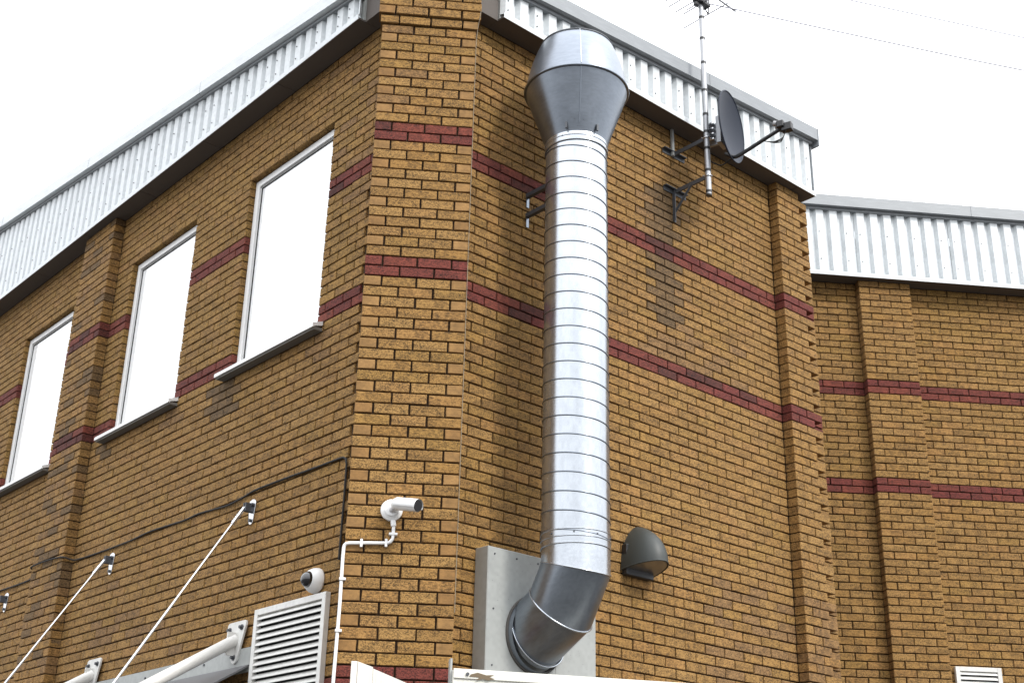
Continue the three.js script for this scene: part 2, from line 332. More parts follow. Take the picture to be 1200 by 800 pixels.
// ------------------------------------------------------------ duct wall (right) and its toothed end pilaster
const R = FR.R;
const ductWall = thing('brick_wall', 'yellow brick wall behind the tall metal flue and satellite dish', 'wall', R);
{
  part('mortar', box(-1.9, 2.22, 0, 8.3, -0.3, -RECESS), mortar, ductWall);
  const list = [];
  const tint = (u, y) => {
    if (u > 0.33 && u < 0.63 && y > 5.9 && y < 7.12) return iS + Math.floor(rnd() * 3);
    if (u > 0.22 && u < 0.74 && y > 5.6 && y < 7.0 && rnd() < 0.5) return iS + 3;
    if (u > 0.25 && u < 0.9 && y > 5.4 && y < 5.9 && rnd() < 0.45) return iS + 3;
    if (u > 0.9 && u < 1.5 && y > 5.5 && y < 5.95 && rnd() < 0.4) return iS + 3;
    if (u > 0.8 && y < 4.3 - (u - 0.8) * 0.12 && y < 3.95 && rnd() < 0.5) return iS + 3;
    if (u < -0.9 && rnd() < 0.35) return rnd() < 0.6 ? oliveOf() : 11;  // bricks between pier and duct tinted browner, shade put into their colour
    return rnd() < 0.14 ? oliveOf() : null;
  };
  face(list, { u0: -1.88, u1: 1.9125, k0: TOPK, k1: BOTK, tint });
  for (const b of list) b.grey = false;
  layBricks(ductWall, list, 300, (b, px, py) => (px > 640 && px < 708 && py > 60 && py < 680) || (px > 570 && px < 690 && py > 660) || px < 556 - py * 0.036 + 4);
}
{
  const t = thing('brick_pilaster', 'brick pilaster with toothed edge at the end of the flue wall', 'pilaster', R);
  const x0 = 1.9125, P = 0.1025, long = 0.44;
  part('mortar', box(x0 + 0.012, x0 + 0.32, 0, 7.9, -0.3, P - RECESS), mortar, t);
  const list = [], tint = (u, y) => y < 3.9 && rnd() < 0.5 ? iS + 3 : null;
  for (let k = TOPK; k < BOTK; k++) {
    const y = courseY(k), odd = Math.abs(k) % 2, m = side(0, P, 0);
    const rows = odd ? [[0, 0.1025, 0.085], [0.1125, 0.3275, 0.085]] : [[0, 0.215, 0.085], [0.225, 0.44, 0.30]];
    for (const [a, b, d] of rows) list.push({ x: x0 + (a + b) / 2, y, w: b - a, h: C - JT, d, k, m, tint: tint(0, y) });
    list.push({ x: x0 + 0.395 + (odd ? 0 : 0.11), y, w: odd ? 0.348 : 0.128, h: C - JT, d: 0.2, k, m: side(0, P - 0.09, 0.0), tint: tint(0, y) });
  }
  const tint2 = null;
  face(list, { m: side(x0 + 0.0015, 0, -Math.PI / 2), u0: 0, u1: P, k0: TOPK, k1: BOTK, ends: () => [0.0, P - 0.012], d: 0.03, minW: 0.2, tint: tint2 });
  layBricks(t, list, 300);
  // return of the block behind the teeth
  part('return_wall', box(x0 + 0.25, x0 + 0.40, 0, 7.9, -1.95, -0.22), mortar, t);
}

// ------------------------------------------------------------ far wing wall and its pilaster
const F = FR.F;
{
  const t = thing('brick_wall', 'plain yellow brick wing wall set back beyond the toothed pilaster', 'wall', F);
  part('mortar', box(-1.9, 4.2, 0, 8.3, -0.3, -RECESS), mortar, t);
  const list = [], tint = (u, y) => (u > 0 && u < 0.75 && y > 7.2 && rnd() < 0.8) ? oliveOf() : rnd() < 0.12 ? oliveOf() : null;
  face(list, { u0: -1.8, u1: 4.0, k0: TOPK, k1: BOTK, holes: [[-0.685, -0.1225, -99, 99]], tint });
  layBricks(t, list, 300, (b, px) => px < 962);
  const q = thing('brick_pilaster', 'plain brick pilaster on the set back wing wall', 'pilaster', F);
  const x0 = -0.685, x1 = -0.1225, P = 0.1025;
  part('mortar', box(x0 + 0.011, x1 - 0.02, 0, 7.9, -0.02, P - RECESS), mortar, q);
  const l2 = [];
  face(l2, { m: side(0, P, 0), u0: x0, u1: x1, k0: TOPK, k1: BOTK, phase: x0 + B / 2, d: 0.1 });
  face(l2, { m: side(x0 + 0.0015, 0, -Math.PI / 2), u0: 0, u1: P, k0: TOPK, k1: BOTK, ends: () => [0.0, P - 0.012], d: 0.03, minW: 0.2 });
  layBricks(q, l2, 300);
}

// ------------------------------------------------------------ corrugated fascias
const SOF = 7.745;
function fascia(frame, u0, u1, topAt, label, { endL = 0, endR = 0, panel = 7, cap = copingGrey } = {}) {
  const t = thing('corrugated_fascia', label, 'fascia', frame, 0, 0, 0, 'white corrugated fascias under the roof edge');
  const z0 = 0.14, dep = 0.040, per = 0.151, yb = SOF + 0.05;
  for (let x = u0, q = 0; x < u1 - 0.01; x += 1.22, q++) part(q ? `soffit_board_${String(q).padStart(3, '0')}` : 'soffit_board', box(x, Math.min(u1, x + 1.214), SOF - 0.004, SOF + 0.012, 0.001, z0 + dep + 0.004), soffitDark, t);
  // drip trim
  part('drip_trim', prism([[z0 + dep + 0.005, SOF - 0.006], [z0 + dep + 0.010, SOF - 0.006], [z0 + dep + 0.010, SOF + 0.040], [z0 + dep + 0.005, SOF + 0.040]], u0, u1), cladWhite, t);
  part('backing', prism([[z0 - 0.03, SOF + 0.0125], [z0 - 0.004, SOF + 0.0125], [z0 - 0.004, SOF + 0.20], [z0 - 0.03, SOF + 0.20]], u0, u1), greyPaint, t);
  let n = 0;
  for (let s = u0; s < u1 - 0.02; s += per * panel) {
    const e = Math.min(u1, s + per * panel - 0.002), xs = [];
    for (let q = 0; q * per < e - s + 0.001; q++) for (const [f, z] of [[0, 0], [0.14, 1], [0.68, 1], [0.82, 0]]) { const x = s + (q + f) * per; if (x <= e) xs.push([x, z0 + z * dep]); }
    if (xs.length < 2) continue;
    xs.push([e, xs[xs.length - 1][1]]);
    const pos = [], idx = [];
    const jit = rr(-0.002, 0.002);
    xs.forEach(([x, z], i) => { const yt = topAt(x) + 0.015; for (const y of [yb - 0.006, (yb + yt) / 2, yt]) pos.push(x, y, z + jit); if (i) for (let r = 0; r < 2; r++) { const a = (i - 1) * 3 + r, b = i * 3 + r; idx.push(a, b, b + 1, a, b + 1, a + 1); } });
    let g = new THREE.BufferGeometry(); g.setAttribute('position', new THREE.Float32BufferAttribute(pos, 3)); g.setIndex(idx); g = g.toNonIndexed(); g.computeVertexNormals(); uvMetres(g);
    const pn = part(n ? `cladding_panel_${String(n).padStart(3, '0')}` : 'cladding_panel', g, cladWhite, t); n++;
    const sc = [];
    for (let q = 0; q * per < e - s - 0.1; q += 2) for (const f of [0.3, 0.75]) { const x = s + (q + 0.29) * per, y = yb + (topAt(x) - yb) * f; const c = new THREE.CylinderGeometry(0.005, 0.006, 0.006, 6); c.rotateX(Math.PI / 2); c.translate(x, y - (topAt(x) - yb) * 0.12, z0 + dep + 0.003); sc.push(c); }
    if (sc.length) { const p_ = part('screw_heads', sc, ironGrey, pn); p_.userData.kind = 'stuff'; }
  }
  // closure strip and coping follow the roof slope
  const slopeBar = (y0, y1, za, zb, a, b) => { const g = box(a, b, 0, 1, za, zb), p = g.attributes.position; for (let i = 0; i < p.count; i++) p.setY(i, topAt(p.getX(i)) + (p.getY(i) > 0.5 ? y1 : y0)); g.computeVertexNormals(); return g; };
  part('closure_strip', slopeBar(0.0, 0.026, z0 - 0.01, z0 + dep + 0.016, u0, u1), copingGrey, t);
  let c = 0;
  for (let s = u0 - (endL || 0); s < u1 + endR - 0.01; s += 2.4) {
    const e = Math.min(u1 + endR, s + 2.397);
    const cp = part(c ? `coping_${String(c).padStart(3, '0')}` : 'coping', [slopeBar(0.03, 0.150, z0 + dep + 0.055, z0 + dep + 0.062, s, e), slopeBar(0.1505, 0.157, -0.5, z0 + dep + 0.062, s, e)], cap, t);
    part('coping_underside', slopeBar(0.0265, 0.036, z0 + dep + 0.0, z0 + dep + 0.0545, s, e), cap, cp);
    if (e < u1 + endR - 0.1) part('joint_cover', [slopeBar(0.028, 0.1525, z0 + dep + 0.0625, z0 + dep + 0.065, e - 0.04, e + 0.04)], cap, cp);
    c++;
  }
  return t;
}
const fl = fascia(L, -9.5, 0.2, u => 7.985 - 0.106 * u, 'white corrugated fascia above the three windows, rising away from the pier', { cap: cladWhite });  // coping whiter than on other sides, sky sheen put into its colour
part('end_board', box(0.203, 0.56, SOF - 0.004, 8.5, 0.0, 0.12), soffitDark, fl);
const fr_ = fascia(R, -1.52, 2.40, u => 8.0 + 0.082 * (u + 1.36), 'white corrugated fascia behind the metal cowl and satellite dish', { endR: 0.03 });
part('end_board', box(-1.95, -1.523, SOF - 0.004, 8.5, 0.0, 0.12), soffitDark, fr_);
part('end_cap', [box(2.4, 2.418, SOF + 0.02, 8.30, -0.3, 0.17), box(2.43, 2.446, 8.28, 8.47, 0.10, 0.245)], copingGrey, fr_);
fascia(F, -1.75, 3.6, () => 8.515, 'tall white corrugated fascia on the set back wing');

// ------------------------------------------------------------ flue duct
{
  const U = -1.06, OFF = 0.5, r = 0.2215;
  const t = thing('flue_duct', 'tall galvanised spiral flue duct with flared cowl and elbow', 'duct', R, U, 0, OFF);
  const cyl = (y0, y1, ra, rb = ra, seg = 64) => { const g = new THREE.CylinderGeometry(rb, ra, y1 - y0, seg, 1, true); g.translate(0, (y0 + y1) / 2, 0); return g; };
  const yTop = 6.66, ySp = 3.715, yM = 3.55, Rb = 0.5, hO = yM + 0.134, oz = -Rb;
  const spiral = part('spiral_pipe', cyl(ySp, yTop, r), galv, t);
  const pts = [], turns = (yTop - ySp) / 0.127;
  for (let i = 0; i <= turns * 48; i++) { const a = i / 48 * Math.PI * 2 + 0.8, y = ySp + i / 48 * 0.127; if (y > yTop - 0.01) break; pts.push(V3(Math.cos(a) * (r + 0.0005), y, Math.sin(a) * (r + 0.0005))); }
  class Poly extends THREE.Curve { getPoint(s, o = new THREE.Vector3()) { const q = s * (pts.length - 1), i = Math.min(pts.length - 2, Math.floor(q)); return o.lerpVectors(pts[i], pts[i + 1], q - i); } }
  part('lock_seam', new THREE.TubeGeometry(new Poly(), pts.length, 0.0054, 6, false), dullGalv, spiral);
  part('coupling_band', [cyl(ySp - 0.045, ySp + 0.045, r + 0.003), ...[ySp - 0.045, ySp, ySp + 0.045].map(y => { const g = new THREE.TorusGeometry(r + 0.003, 0.0045, 6, 64); g.rotateX(Math.PI / 2); g.translate(0, y, 0); return g; })], galv, t);
  const screws = (y, rad, n, off) => { const a = []; for (let i = 0; i < n; i++) { const g = new THREE.SphereGeometry(0.006, 6, 4); const th = off + i / n * Math.PI * 2; g.translate(Math.cos(th) * rad, y, Math.sin(th) * rad); a.push(g); } return a; };
  const sc = part('screw_heads', [...screws(ySp + 0.022, r + 0.004, 9, 0.3), ...screws(yTop - 0.03, r + 0.006, 7, 0.1)], ironGrey, t); sc.userData.kind = 'stuff';
  // elbow: mitre rings
  const ringAt = (phi, rad, extra = 0) => { const p = phi * Math.PI / 180, vz = oz + (Rb / Math.cos(Math.PI / 12)) * Math.cos(p), vy = hO - (Rb / Math.cos(Math.PI / 12)) * Math.sin(p), out = []; for (let i = 0; i <= 64; i++) { const th = i / 64 * Math.PI * 2, c = Math.cos(th) * (rad + extra), s = Math.sin(th) * (rad + extra) / Math.cos(Math.PI / 12); out.push(V3(c, vy - s * Math.sin(p), vz + s * Math.cos(p))); } return out; };
  const flat = (y, rad) => { const out = []; for (let i = 0; i <= 64; i++) { const th = i / 64 * Math.PI * 2; out.push(V3(Math.cos(th) * rad, y, Math.sin(th) * rad)); } return out; };
  const loft = (A, Bq) => { const pos = [], uv = [], idx = []; for (let i = 0; i <= 64; i++) { pos.push(A[i].x, A[i].y, A[i].z, Bq[i].x, Bq[i].y, Bq[i].z); uv.push(i / 64 * 1.4, A[i].y, i / 64 * 1.4, Bq[i].y); if (i < 64) { const a = 2 * i; idx.push(a, a + 2, a + 1, a + 1, a + 2, a + 3); } } const g = new THREE.BufferGeometry(); g.setAttribute('position', new THREE.Float32BufferAttribute(pos, 3)); g.setAttribute('uv', new THREE.Float32BufferAttribute(uv, 2)); g.setIndex(idx); g.computeVertexNormals(); return g; };
  const bead = (ring, rad) => { const c = ring.slice(0, 64); return new THREE.TubeGeometry(new THREE.CatmullRomCurve3(c, true), 96, rad, 6, true); };
  const m1 = ringAt(15, r), m2 = ringAt(45, r), m3 = ringAt(75, r);
  part('spigot', loft(m1, flat(ySp - 0.045, r)), galv, t);
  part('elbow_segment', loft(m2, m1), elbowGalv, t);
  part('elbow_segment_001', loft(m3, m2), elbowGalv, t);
  part('elbow_bead', [bead(ringAt(15, r, 0.002), 0.0045), bead(ringAt(45, r, 0.002), 0.0055), bead(ringAt(72, r, 0.003), 0.0055)], galv, t);
  const cz = -OFF + 0.128;   // face of the box
  const colr = part('collar', (() => { const g = new THREE.CylinderGeometry(0.235, 0.245, 0.05, 64, 1, true); g.rotateX(Math.PI / 2); g.translate(0, hO - Rb - 0.005, cz + 0.02); return g; })(), dullGalv, t);
  part('sealant', (() => { const g = new THREE.TorusGeometry(0.243, 0.011, 8, 64); g.translate(0, hO - Rb - 0.005, cz + 0.004); return g; })(), M(rgb(.07, .065, .06), .8), colr);
  // vertical seam on the spigot
  // cowl
  const yc = yTop, yw = 7.11, yt = 7.50;
  const lathe = p => { const g = new THREE.LatheGeometry(p.map(([a, b]) => new THREE.Vector2(a, b)), 72); return g; };
  part('cowl_collar', [lathe([[r + 0.002, yc - 0.07], [r + 0.006, yc - 0.068], [r + 0.006, yc - 0.002], [r + 0.002, yc]]), ...[yc - 0.068, yc - 0.03].map(y => { const g = new THREE.TorusGeometry(r + 0.005, 0.005, 6, 64); g.rotateX(Math.PI / 2); g.translate(0, y, 0); return g; })], galv, t);
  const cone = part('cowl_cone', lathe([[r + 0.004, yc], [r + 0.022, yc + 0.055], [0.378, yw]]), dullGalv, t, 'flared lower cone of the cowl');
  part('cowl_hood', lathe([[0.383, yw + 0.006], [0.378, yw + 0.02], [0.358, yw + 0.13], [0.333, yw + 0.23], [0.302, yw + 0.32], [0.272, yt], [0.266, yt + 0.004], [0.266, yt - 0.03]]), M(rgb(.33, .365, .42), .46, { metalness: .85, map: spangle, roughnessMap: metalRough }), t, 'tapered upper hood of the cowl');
  part('cowl_bead', (() => { const g = new THREE.TorusGeometry(0.381, 0.010, 8, 80); g.rotateX(Math.PI / 2); g.translate(0, yw + 0.002, 0); return g; })(), dullGalv, t);
  part('cowl_rim', (() => { const g = new THREE.TorusGeometry(0.27, 0.009, 8, 72); g.rotateX(Math.PI / 2); g.translate(0, yt, 0); return g; })(), ironGrey, t);
  const th = 2.26; // seam facing the street
  const at = (rad, y) => V3(Math.cos(th) * rad, y, Math.sin(th) * rad);
  part('cone_seam', [rod(at(r + 0.024, yc + 0.055), at(0.379, yw), 0.004, 6)], dullGalv, cone);
  part('hood_seam', [rod(at(0.379, yw + 0.02), at(0.334, yw + 0.23), 0.004, 6), rod(at(0.334, yw + 0.23), at(0.274, yt), 0.004, 6)], galv, t);
  const clips = []; for (const a of [th - 0.55, th + 0.38]) { const g = new THREE.BoxGeometry(0.014, 0.05, 0.014); g.translate(0, yc + 0.035, r + 0.028); g.rotateY(Math.PI / 2 - a); clips.push(g); }
  part('clip', clips[0], ironGrey, t); part('clip_001', clips[1], ironGrey, t);
  // wall bracket: two straps on the left side
  [6.44, 6.275].forEach((y, i) => {
    const b = sub(i ? 'bracket_001' : 'bracket', t);
    part('arm', [box(-0.04, -0.008, y - 0.016, y + 0.016, -OFF + 0.006, -r + 0.06)], ironGrey, b);
    part('foot_plate', [box(-0.032, -0.008, y - 0.095, y - 0.017, -OFF + 0.001, -OFF + 0.009)], dullGalv, b);
  });
}
// box on the wall behind the elbow
{
  const t = thing('duct_box', 'grey sheet metal box on the wall behind the duct elbow', 'box', R, -0.99, 0, 0);
  const y0 = 2.3, y1 = 3.695, w0 = -0.485, w1 = 0.49, d = 0.125;
  part('casing', rbox(w0, w1, y0, y1, 0.001, d, 0.004), greyPaint, t);
  part('cover_panel', rbox(w0 + 0.004, w0 + 0.60, y0, y1 - 0.003, d - 0.003, d + 0.0025, 0.002), greyPaint, t);
  part('cover_panel_001', rbox(w0 + 0.604, w1 - 0.003, y0, y1 - 0.003, d - 0.003, d + 0.0025, 0.002), greyPaint, t);
  const s = []; for (const [x, y] of [[-0.43, 3.65], [-0.24, 3.65], [-0.05, 3.65], [0.2, 3.65], [0.43, 3.65], [-0.43, 3.3], [-0.43, 2.95], [0.43, 3.3], [0.43, 2.95]]) { const g = new THREE.CylinderGeometry(0.006, 0.006, 0.006, 6); g.rotateX(Math.PI / 2); g.translate(x, y, d + 0.004); s.push(g); }
  part('screw_heads', s, ironGrey, t).userData.kind = 'stuff';
}

// ------------------------------------------------------------ bulkhead lamp
{
  const t = thing('wall_lamp', 'dark grey half dome bulkhead light on the flue wall', 'lamp', R, 0.05, 3.83, 0);
  const hood = (sx, sy, sz, y0) => { const pos = [], idx = [], NA = 28, NT = 18; for (let i = 0; i <= NT; i++) { const q = i / NT, rad = Math.pow(Math.sin(q * Math.PI / 2), 1.1); for (let j = 0; j <= NA; j++) { const a = j / NA * Math.PI; pos.push(Math.cos(a) * sx * rad, y0 + sy * (1 - Math.pow(q, 1.7)) - 0.035 * (1 - Math.sin(a)) * q * 1.3, Math.sin(a) * sz * rad); } } for (let i = 0; i < NT; i++) for (let j = 0; j < NA; j++) { const a = i * (NA + 1) + j, b = a + NA + 1; idx.push(a, b, a + 1, a + 1, b, b + 1); } const g = new THREE.BufferGeometry(); g.setAttribute('position', new THREE.Float32BufferAttribute(pos, 3)); g.setIndex(idx); g.computeVertexNormals(); return g; };
  part('hood', hood(0.165, 0.29, 0.27, 0.015), lampGrey, t);
  part('plate_and_shadow', rbox(-0.155, 0.13, -0.075, 0.15, 0.001, 0.05, 0.008), blackPlastic, t);  // plate enlarged below the hood, its black standing in for cast shadow
  const lp = []; for (let j = 0; j <= 24; j++) { const a = j / 24 * Math.PI; lp.push([Math.cos(a) * 0.156, Math.sin(a) * 0.258]); }
  const s = new THREE.Shape(lp.map(([x, z]) => new THREE.Vector2(x, z))); const g = new THREE.ExtrudeGeometry(s, { depth: 0.008, bevelEnabled: false }); g.rotateX(Math.PI / 2);
  const p = g.attributes.position; for (let i = 0; i < p.count; i++) p.setY(i, p.getY(i) + 0.018 - 0.05 * (1 - p.getZ(i) / 0.258)); g.computeVertexNormals();
  part('lens', g, lensGlass, t);
  part('rim', tube(lp.map(([x, z]) => V3(x * 1.05, 0.014 - 0.05 * (1 - z / 0.258), z * 1.04)), 0.006, 50, 6), lampGrey, t);
}

// ------------------------------------------------------------ aerial mast, dish, yagi, wires
const MU = 0.585, MO = 0.38;
{
  const t = thing('aerial_mast', 'banded aluminium aerial mast held off the wall by two brackets', 'mast', R, MU, 0, MO);
  part('tube', rod(V3(0, 6.965, 0), V3(0, 9.4, 0), 0.0235, 20), aluminium, t);
  const bands = [6.99, 7.19, 7.4, 7.56, 7.73, 7.97, 8.25, 8.5, 8.72]; bands.forEach((y, i) => part(i ? `tape_band_${String(i).padStart(3, '0')}` : 'tape_band', rod(V3(0, y - 0.012, 0), V3(0, y + 0.012, 0), 0.0252, 20), blackPlastic, t));
  part('end_cap', rod(V3(0, 6.952, 0), V3(0, 6.966, 0), 0.0245, 20), blackPlastic, t);
  [[7.135, 0], [7.5, 1]].forEach(([y, up]) => {
    const b = sub(up ? 'bracket_001' : 'bracket', t), w = -MO + 0.001;
    part('cross_bar', [box(-0.13, 0.15, y - 0.02, y + 0.022, w, w + 0.006), box(-0.13, 0.15, y + 0.018, y + 0.024, w, w + 0.036)], ironGrey, b);
    part('arm', [box(-0.006, 0.006, y - 0.016, y + 0.02, w + 0.03, -0.02), box(0.006, 0.032, y + 0.016, y + 0.021, w + 0.03, -0.02)], ironGrey, b);
    if (!up) { part('leg', [box(-0.016, 0.016, y - 0.28, y + 0.016, w, w + 0.007), box(-0.018, -0.013, y - 0.28, y + 0.016, w, w + 0.03)], ironGrey, b); part('strut', rod(V3(0, y - 0.19, w + 0.012), V3(0, y - 0.0, w + 0.2), 0.011, 6), ironGrey, b); }
    else part('stem', box(-0.03, -0.005, y - 0.02, SOF - 0.005, w + 0.01, w + 0.03), greyPaint, b);
    part('clamp', [(() => { const g = new THREE.TorusGeometry(0.028, 0.006, 8, 20); g.rotateX(Math.PI / 2); g.translate(0, y, 0); return g; })(), rod(V3(-0.045, y, -0.022), V3(0.05, y, -0.022), 0.004, 6)], steel, b);
  });
}
{
  // dish: local z is the way it faces
  const t = thing('satellite_dish', 'dark grey satellite dish with feed arm on the aerial mast', 'satellite dish');
  t.position.set(1.80, 7.61, -9.375); t.rotation.y = Math.atan2(0.85, 0.53);
  const a = 0.265, b = 0.322, NR = 12, NA = 48, ring = (dz, s) => { const pos = [], idx = []; for (let i = 0; i <= NR; i++) for (let j = 0; j <= NA; j++) { const q = i / NR * s, th = j / NA * Math.PI * 2; pos.push(Math.cos(th) * a * q, Math.sin(th) * b * q, 0.055 * q * q - 0.055 + dz); } for (let i = 0; i < NR; i++) for (let j = 0; j < NA; j++) { const c = i * (NA + 1) + j, d = c + NA + 1; idx.push(c, d, c + 1, c + 1, d, d + 1); } const g = new THREE.BufferGeometry(); g.setAttribute('position', new THREE.Float32BufferAttribute(pos, 3)); g.setIndex(idx); g.computeVertexNormals(); return g; };
  const rf = part('reflector', ring(0, 1), dishGrey, t);
  part('back_shell', ring(-0.006, 0.985), dishGrey, rf);
  part('rolled_edge', (() => { const p = []; for (let j = 0; j < 64; j++) { const th = j / 64 * Math.PI * 2; p.push(V3(Math.cos(th) * a, Math.sin(th) * b, -0.003)); } return new THREE.TubeGeometry(new THREE.CatmullRomCurve3(p, true), 96, 0.0075, 6, true); })(), dishGrey, rf);
  part('feed_arm', tube([V3(0, -0.245, -0.07), V3(0, -0.30, 0.01), V3(0, -0.285, 0.08), V3(0, -0.20, 0.30), V3(0, -0.15, 0.43)], 0.0165, 30, 8), blackPlastic, t);
  const l = part('feed_head', [rbox(-0.05, 0.05, -0.16, -0.10, 0.40, 0.46, 0.008), rbox(-0.03, 0.03, -0.195, -0.12, 0.43, 0.52, 0.01)], blackPlastic, t);
  part('feed_cap', [rod(V3(-0.028, -0.115, 0.40), V3(-0.028, -0.105, 0.375), 0.022, 14), rod(V3(0.028, -0.115, 0.40), V3(0.028, -0.105, 0.375), 0.022, 14)], M(rgb(.35, .35, .36), .5), l);
  for (let i = 0; i < 4; i++) part(i ? `lead_${String(i).padStart(3, '0')}` : 'lead', tube([V3(-0.02 + i * 0.012, -0.19, 0.47 - i * 0.006), V3(-0.015 + i * 0.01, -0.25 - i * 0.006, 0.44 - i * 0.01), V3(-0.01, -0.262 - i * 0.004, 0.36), V3(0, -0.225, 0.27)], 0.0034, 20, 5), rubber, t);
  part('mount', [rbox(-0.07, 0.07, -0.16, 0.10, -0.115, -0.072, 0.006), rbox(-0.012, 0.012, -0.14, 0.07, -0.235, -0.09, 0.004)], M(rgb(.28, .29, .31), .45, { metalness: .6 }), t);
  part('mount_clamp', [-0.1, -0.05, 0.0, 0.05].map(y => rbox(-0.06, 0.04, y - 0.008, y + 0.008, -0.225, -0.14, 0.003)), steel, t);
  part('coax_lead', tube([V3(0.02, -0.14, -0.235), V3(0.03, -0.25, -0.22), V3(0.02, -0.33, -0.12), V3(0, -0.31, -0.02), V3(0, -0.295, 0.05)], 0.006, 40, 6), rubber, t);
}
{
  const t = thing('television_aerial', 'thin rod television aerial clamped to the mast above the roof', 'aerial', R, MU, 8.86, MO);
  // element direction found from the photograph: across the wall frame
  const c = Math.cos(R.a), s = Math.sin(R.a), ex = 0.343 * c + 0.376 * s, ez = -0.343 * s + 0.376 * c, el = Math.hypot(ex, ez), dx = ex / el, dz = ez / el;
  const dir = V3(dx, 0, dz), bo = V3(-dz, 0, dx);
  part('boom', rod(V3(0, 0.2, 0).addScaledVector(bo, -0.5), V3(0, 0.2, 0).addScaledVector(bo, 0.9), 0.009, 8), aluminium, t);
  let i = 0;
  for (const [along, y, half, mid] of [[-0.10, -0.045, 0.25, -0.03], [0.0, 0.01, 0.2, 0.0], [0.03, 0.05, 0.2, -0.06], [0.11, 0.07, 0.2, -0.07], [0.2, 0.06, 0.19, -0.04], [0.32, 0.06, 0.18, 0], [0.45, 0.06, 0.18, 0], [0.6, 0.06, 0.17, 0], [-0.12, 0.15, 0.25, 0]]) {
    const m = V3(0, y, 0).addScaledVector(bo, along).addScaledVector(dir, mid);
    part(i ? `element_${String(i).padStart(3, '0')}` : 'element', rod(m.clone().addScaledVector(dir, -half), m.clone().addScaledVector(dir, half), 0.0055, 6), M(rgb(.3, .3, .32), .4, { metalness: .6 }), t); i++;
  }
  part('reflector_stay', [rod(V3(0, -0.05, 0).addScaledVector(bo, -0.1), V3(0, 0.16, 0).addScaledVector(bo, -0.12), 0.006, 6), rod(V3(0, -0.05, 0).addScaledVector(bo, -0.1), V3(0, 0.05, 0).addScaledVector(bo, 0.0), 0.006, 6)], blackPlastic, t);
  part('clamp', [rbox(-0.045, 0.045, 0.0, 0.085, -0.045, 0.045, 0.006), rbox(-0.02, 0.075, -0.01, 0.02, -0.02, 0.05, 0.004), rbox(-0.09, -0.04, 0.005, 0.03, -0.02, 0.02, 0.004)], blackPlastic, t);
  part('junction_box', rbox(-0.085, -0.045, -0.04, -0.01, -0.015, 0.02, 0.004), blackPlastic, t);
}
{
  const a = V3(1.60, 8.88, -9.38), b = V3(9.2, 9.05, -11.6);
  const w = part('overhead_wire', tube([a, a.clone().lerp(b, .33).add(V3(0, -.05, 0)), a.clone().lerp(b, .66).add(V3(0, -.05, 0)), b], 0.0055, 60, 5), M(rgb(.34, .34, .41), .6), scene); w.name = 'overhead_wire'; w.userData = { label: 'thin overhead wire leaving the mast top', category: 'wire', group: 'overhead wires' };
  const c = V3(1.2, 9.80, -9.9), d = V3(12, 11.22, -14.3);
  const w2 = part('overhead_wire_001', tube([c, c.clone().lerp(d, .5).add(V3(0, -.12, 0)), d], 0.0055, 60, 5), M(rgb(.34, .34, .41), .6), scene); w2.userData = { label: 'thin overhead wire crossing the sky above the mast wire', category: 'wire', group: 'overhead wires' };
}

// ------------------------------------------------------------ street wall fittings
function louvre(frame, u0, u1, y0, y1, pitch, label) {
  const t = thing('louvre_vent', label, 'vent', frame, u0, y0, 0), W = u1 - u0, H = y1 - y0, f = 0.042;
  part('frame', [rbox(0, f, 0, H, 0.001, 0.04, 0.003), rbox(W - f, W, 0, H, 0.001, 0.04, 0.003), rbox(f, W - f, H - f, H, 0.001, 0.0395, 0.003), rbox(f, W - f, 0, f, 0.001, 0.0395, 0.003)], whitePaint, t);
  part('backing', box(f - 0.003, W - f + 0.003, f - 0.003, H - f + 0.003, 0.001, 0.004), darkInside, t);
  let i = 0;
  for (let y = H - f - pitch * 0.75; y > f - 0.01; y -= pitch) part(i++ ? `slat_${String(i - 1).padStart(3, '0')}` : 'slat', prism([[0.034, y], [0.038, y + 0.001], [0.036, y + 0.012], [0.012, y + pitch * 0.80], [0.008, y + pitch * 0.78]], f + 0.001, W - f - 0.001), whitePaint, t);
}
louvre(L, -0.735, 0.135, 2.35, 3.405, 0.044, 'large white louvred vent below the dome camera');
louvre(F, -0.047, 0.412, 3.2, 3.752, 0.044, 'small white louvred vent low on the wing wall');
{
  const t = thing('dome_camera', 'white dome security camera above the large louvred vent', 'camera', L, -0.03, 3.50, 0);
  const lathe = (p, mat, name) => { const g = new THREE.LatheGeometry(p.map(([a, b]) => new THREE.Vector2(a, b)), 36); g.rotateX(Math.PI / 2); return part(name, g, mat, t); };
  lathe([[0, 0.001], [0.083, 0.001], [0.085, 0.012], [0.083, 0.028], [0.079, 0.045], [0.062, 0.075], [0.054, 0.078]], whitePlastic, 'housing');
  const q = []; for (let i = 0; i <= 12; i++) { const a = i / 12 * Math.PI / 2; q.push([0.053 * Math.cos(a) + 1e-4, 0.076 + 0.05 * Math.sin(a)]); } lathe(q, domeGlass, 'dome');
  part('vent_slot', rbox(0.01, 0.035, 0.062, 0.067, 0.033, 0.052, 0.001), rubber, t);
}
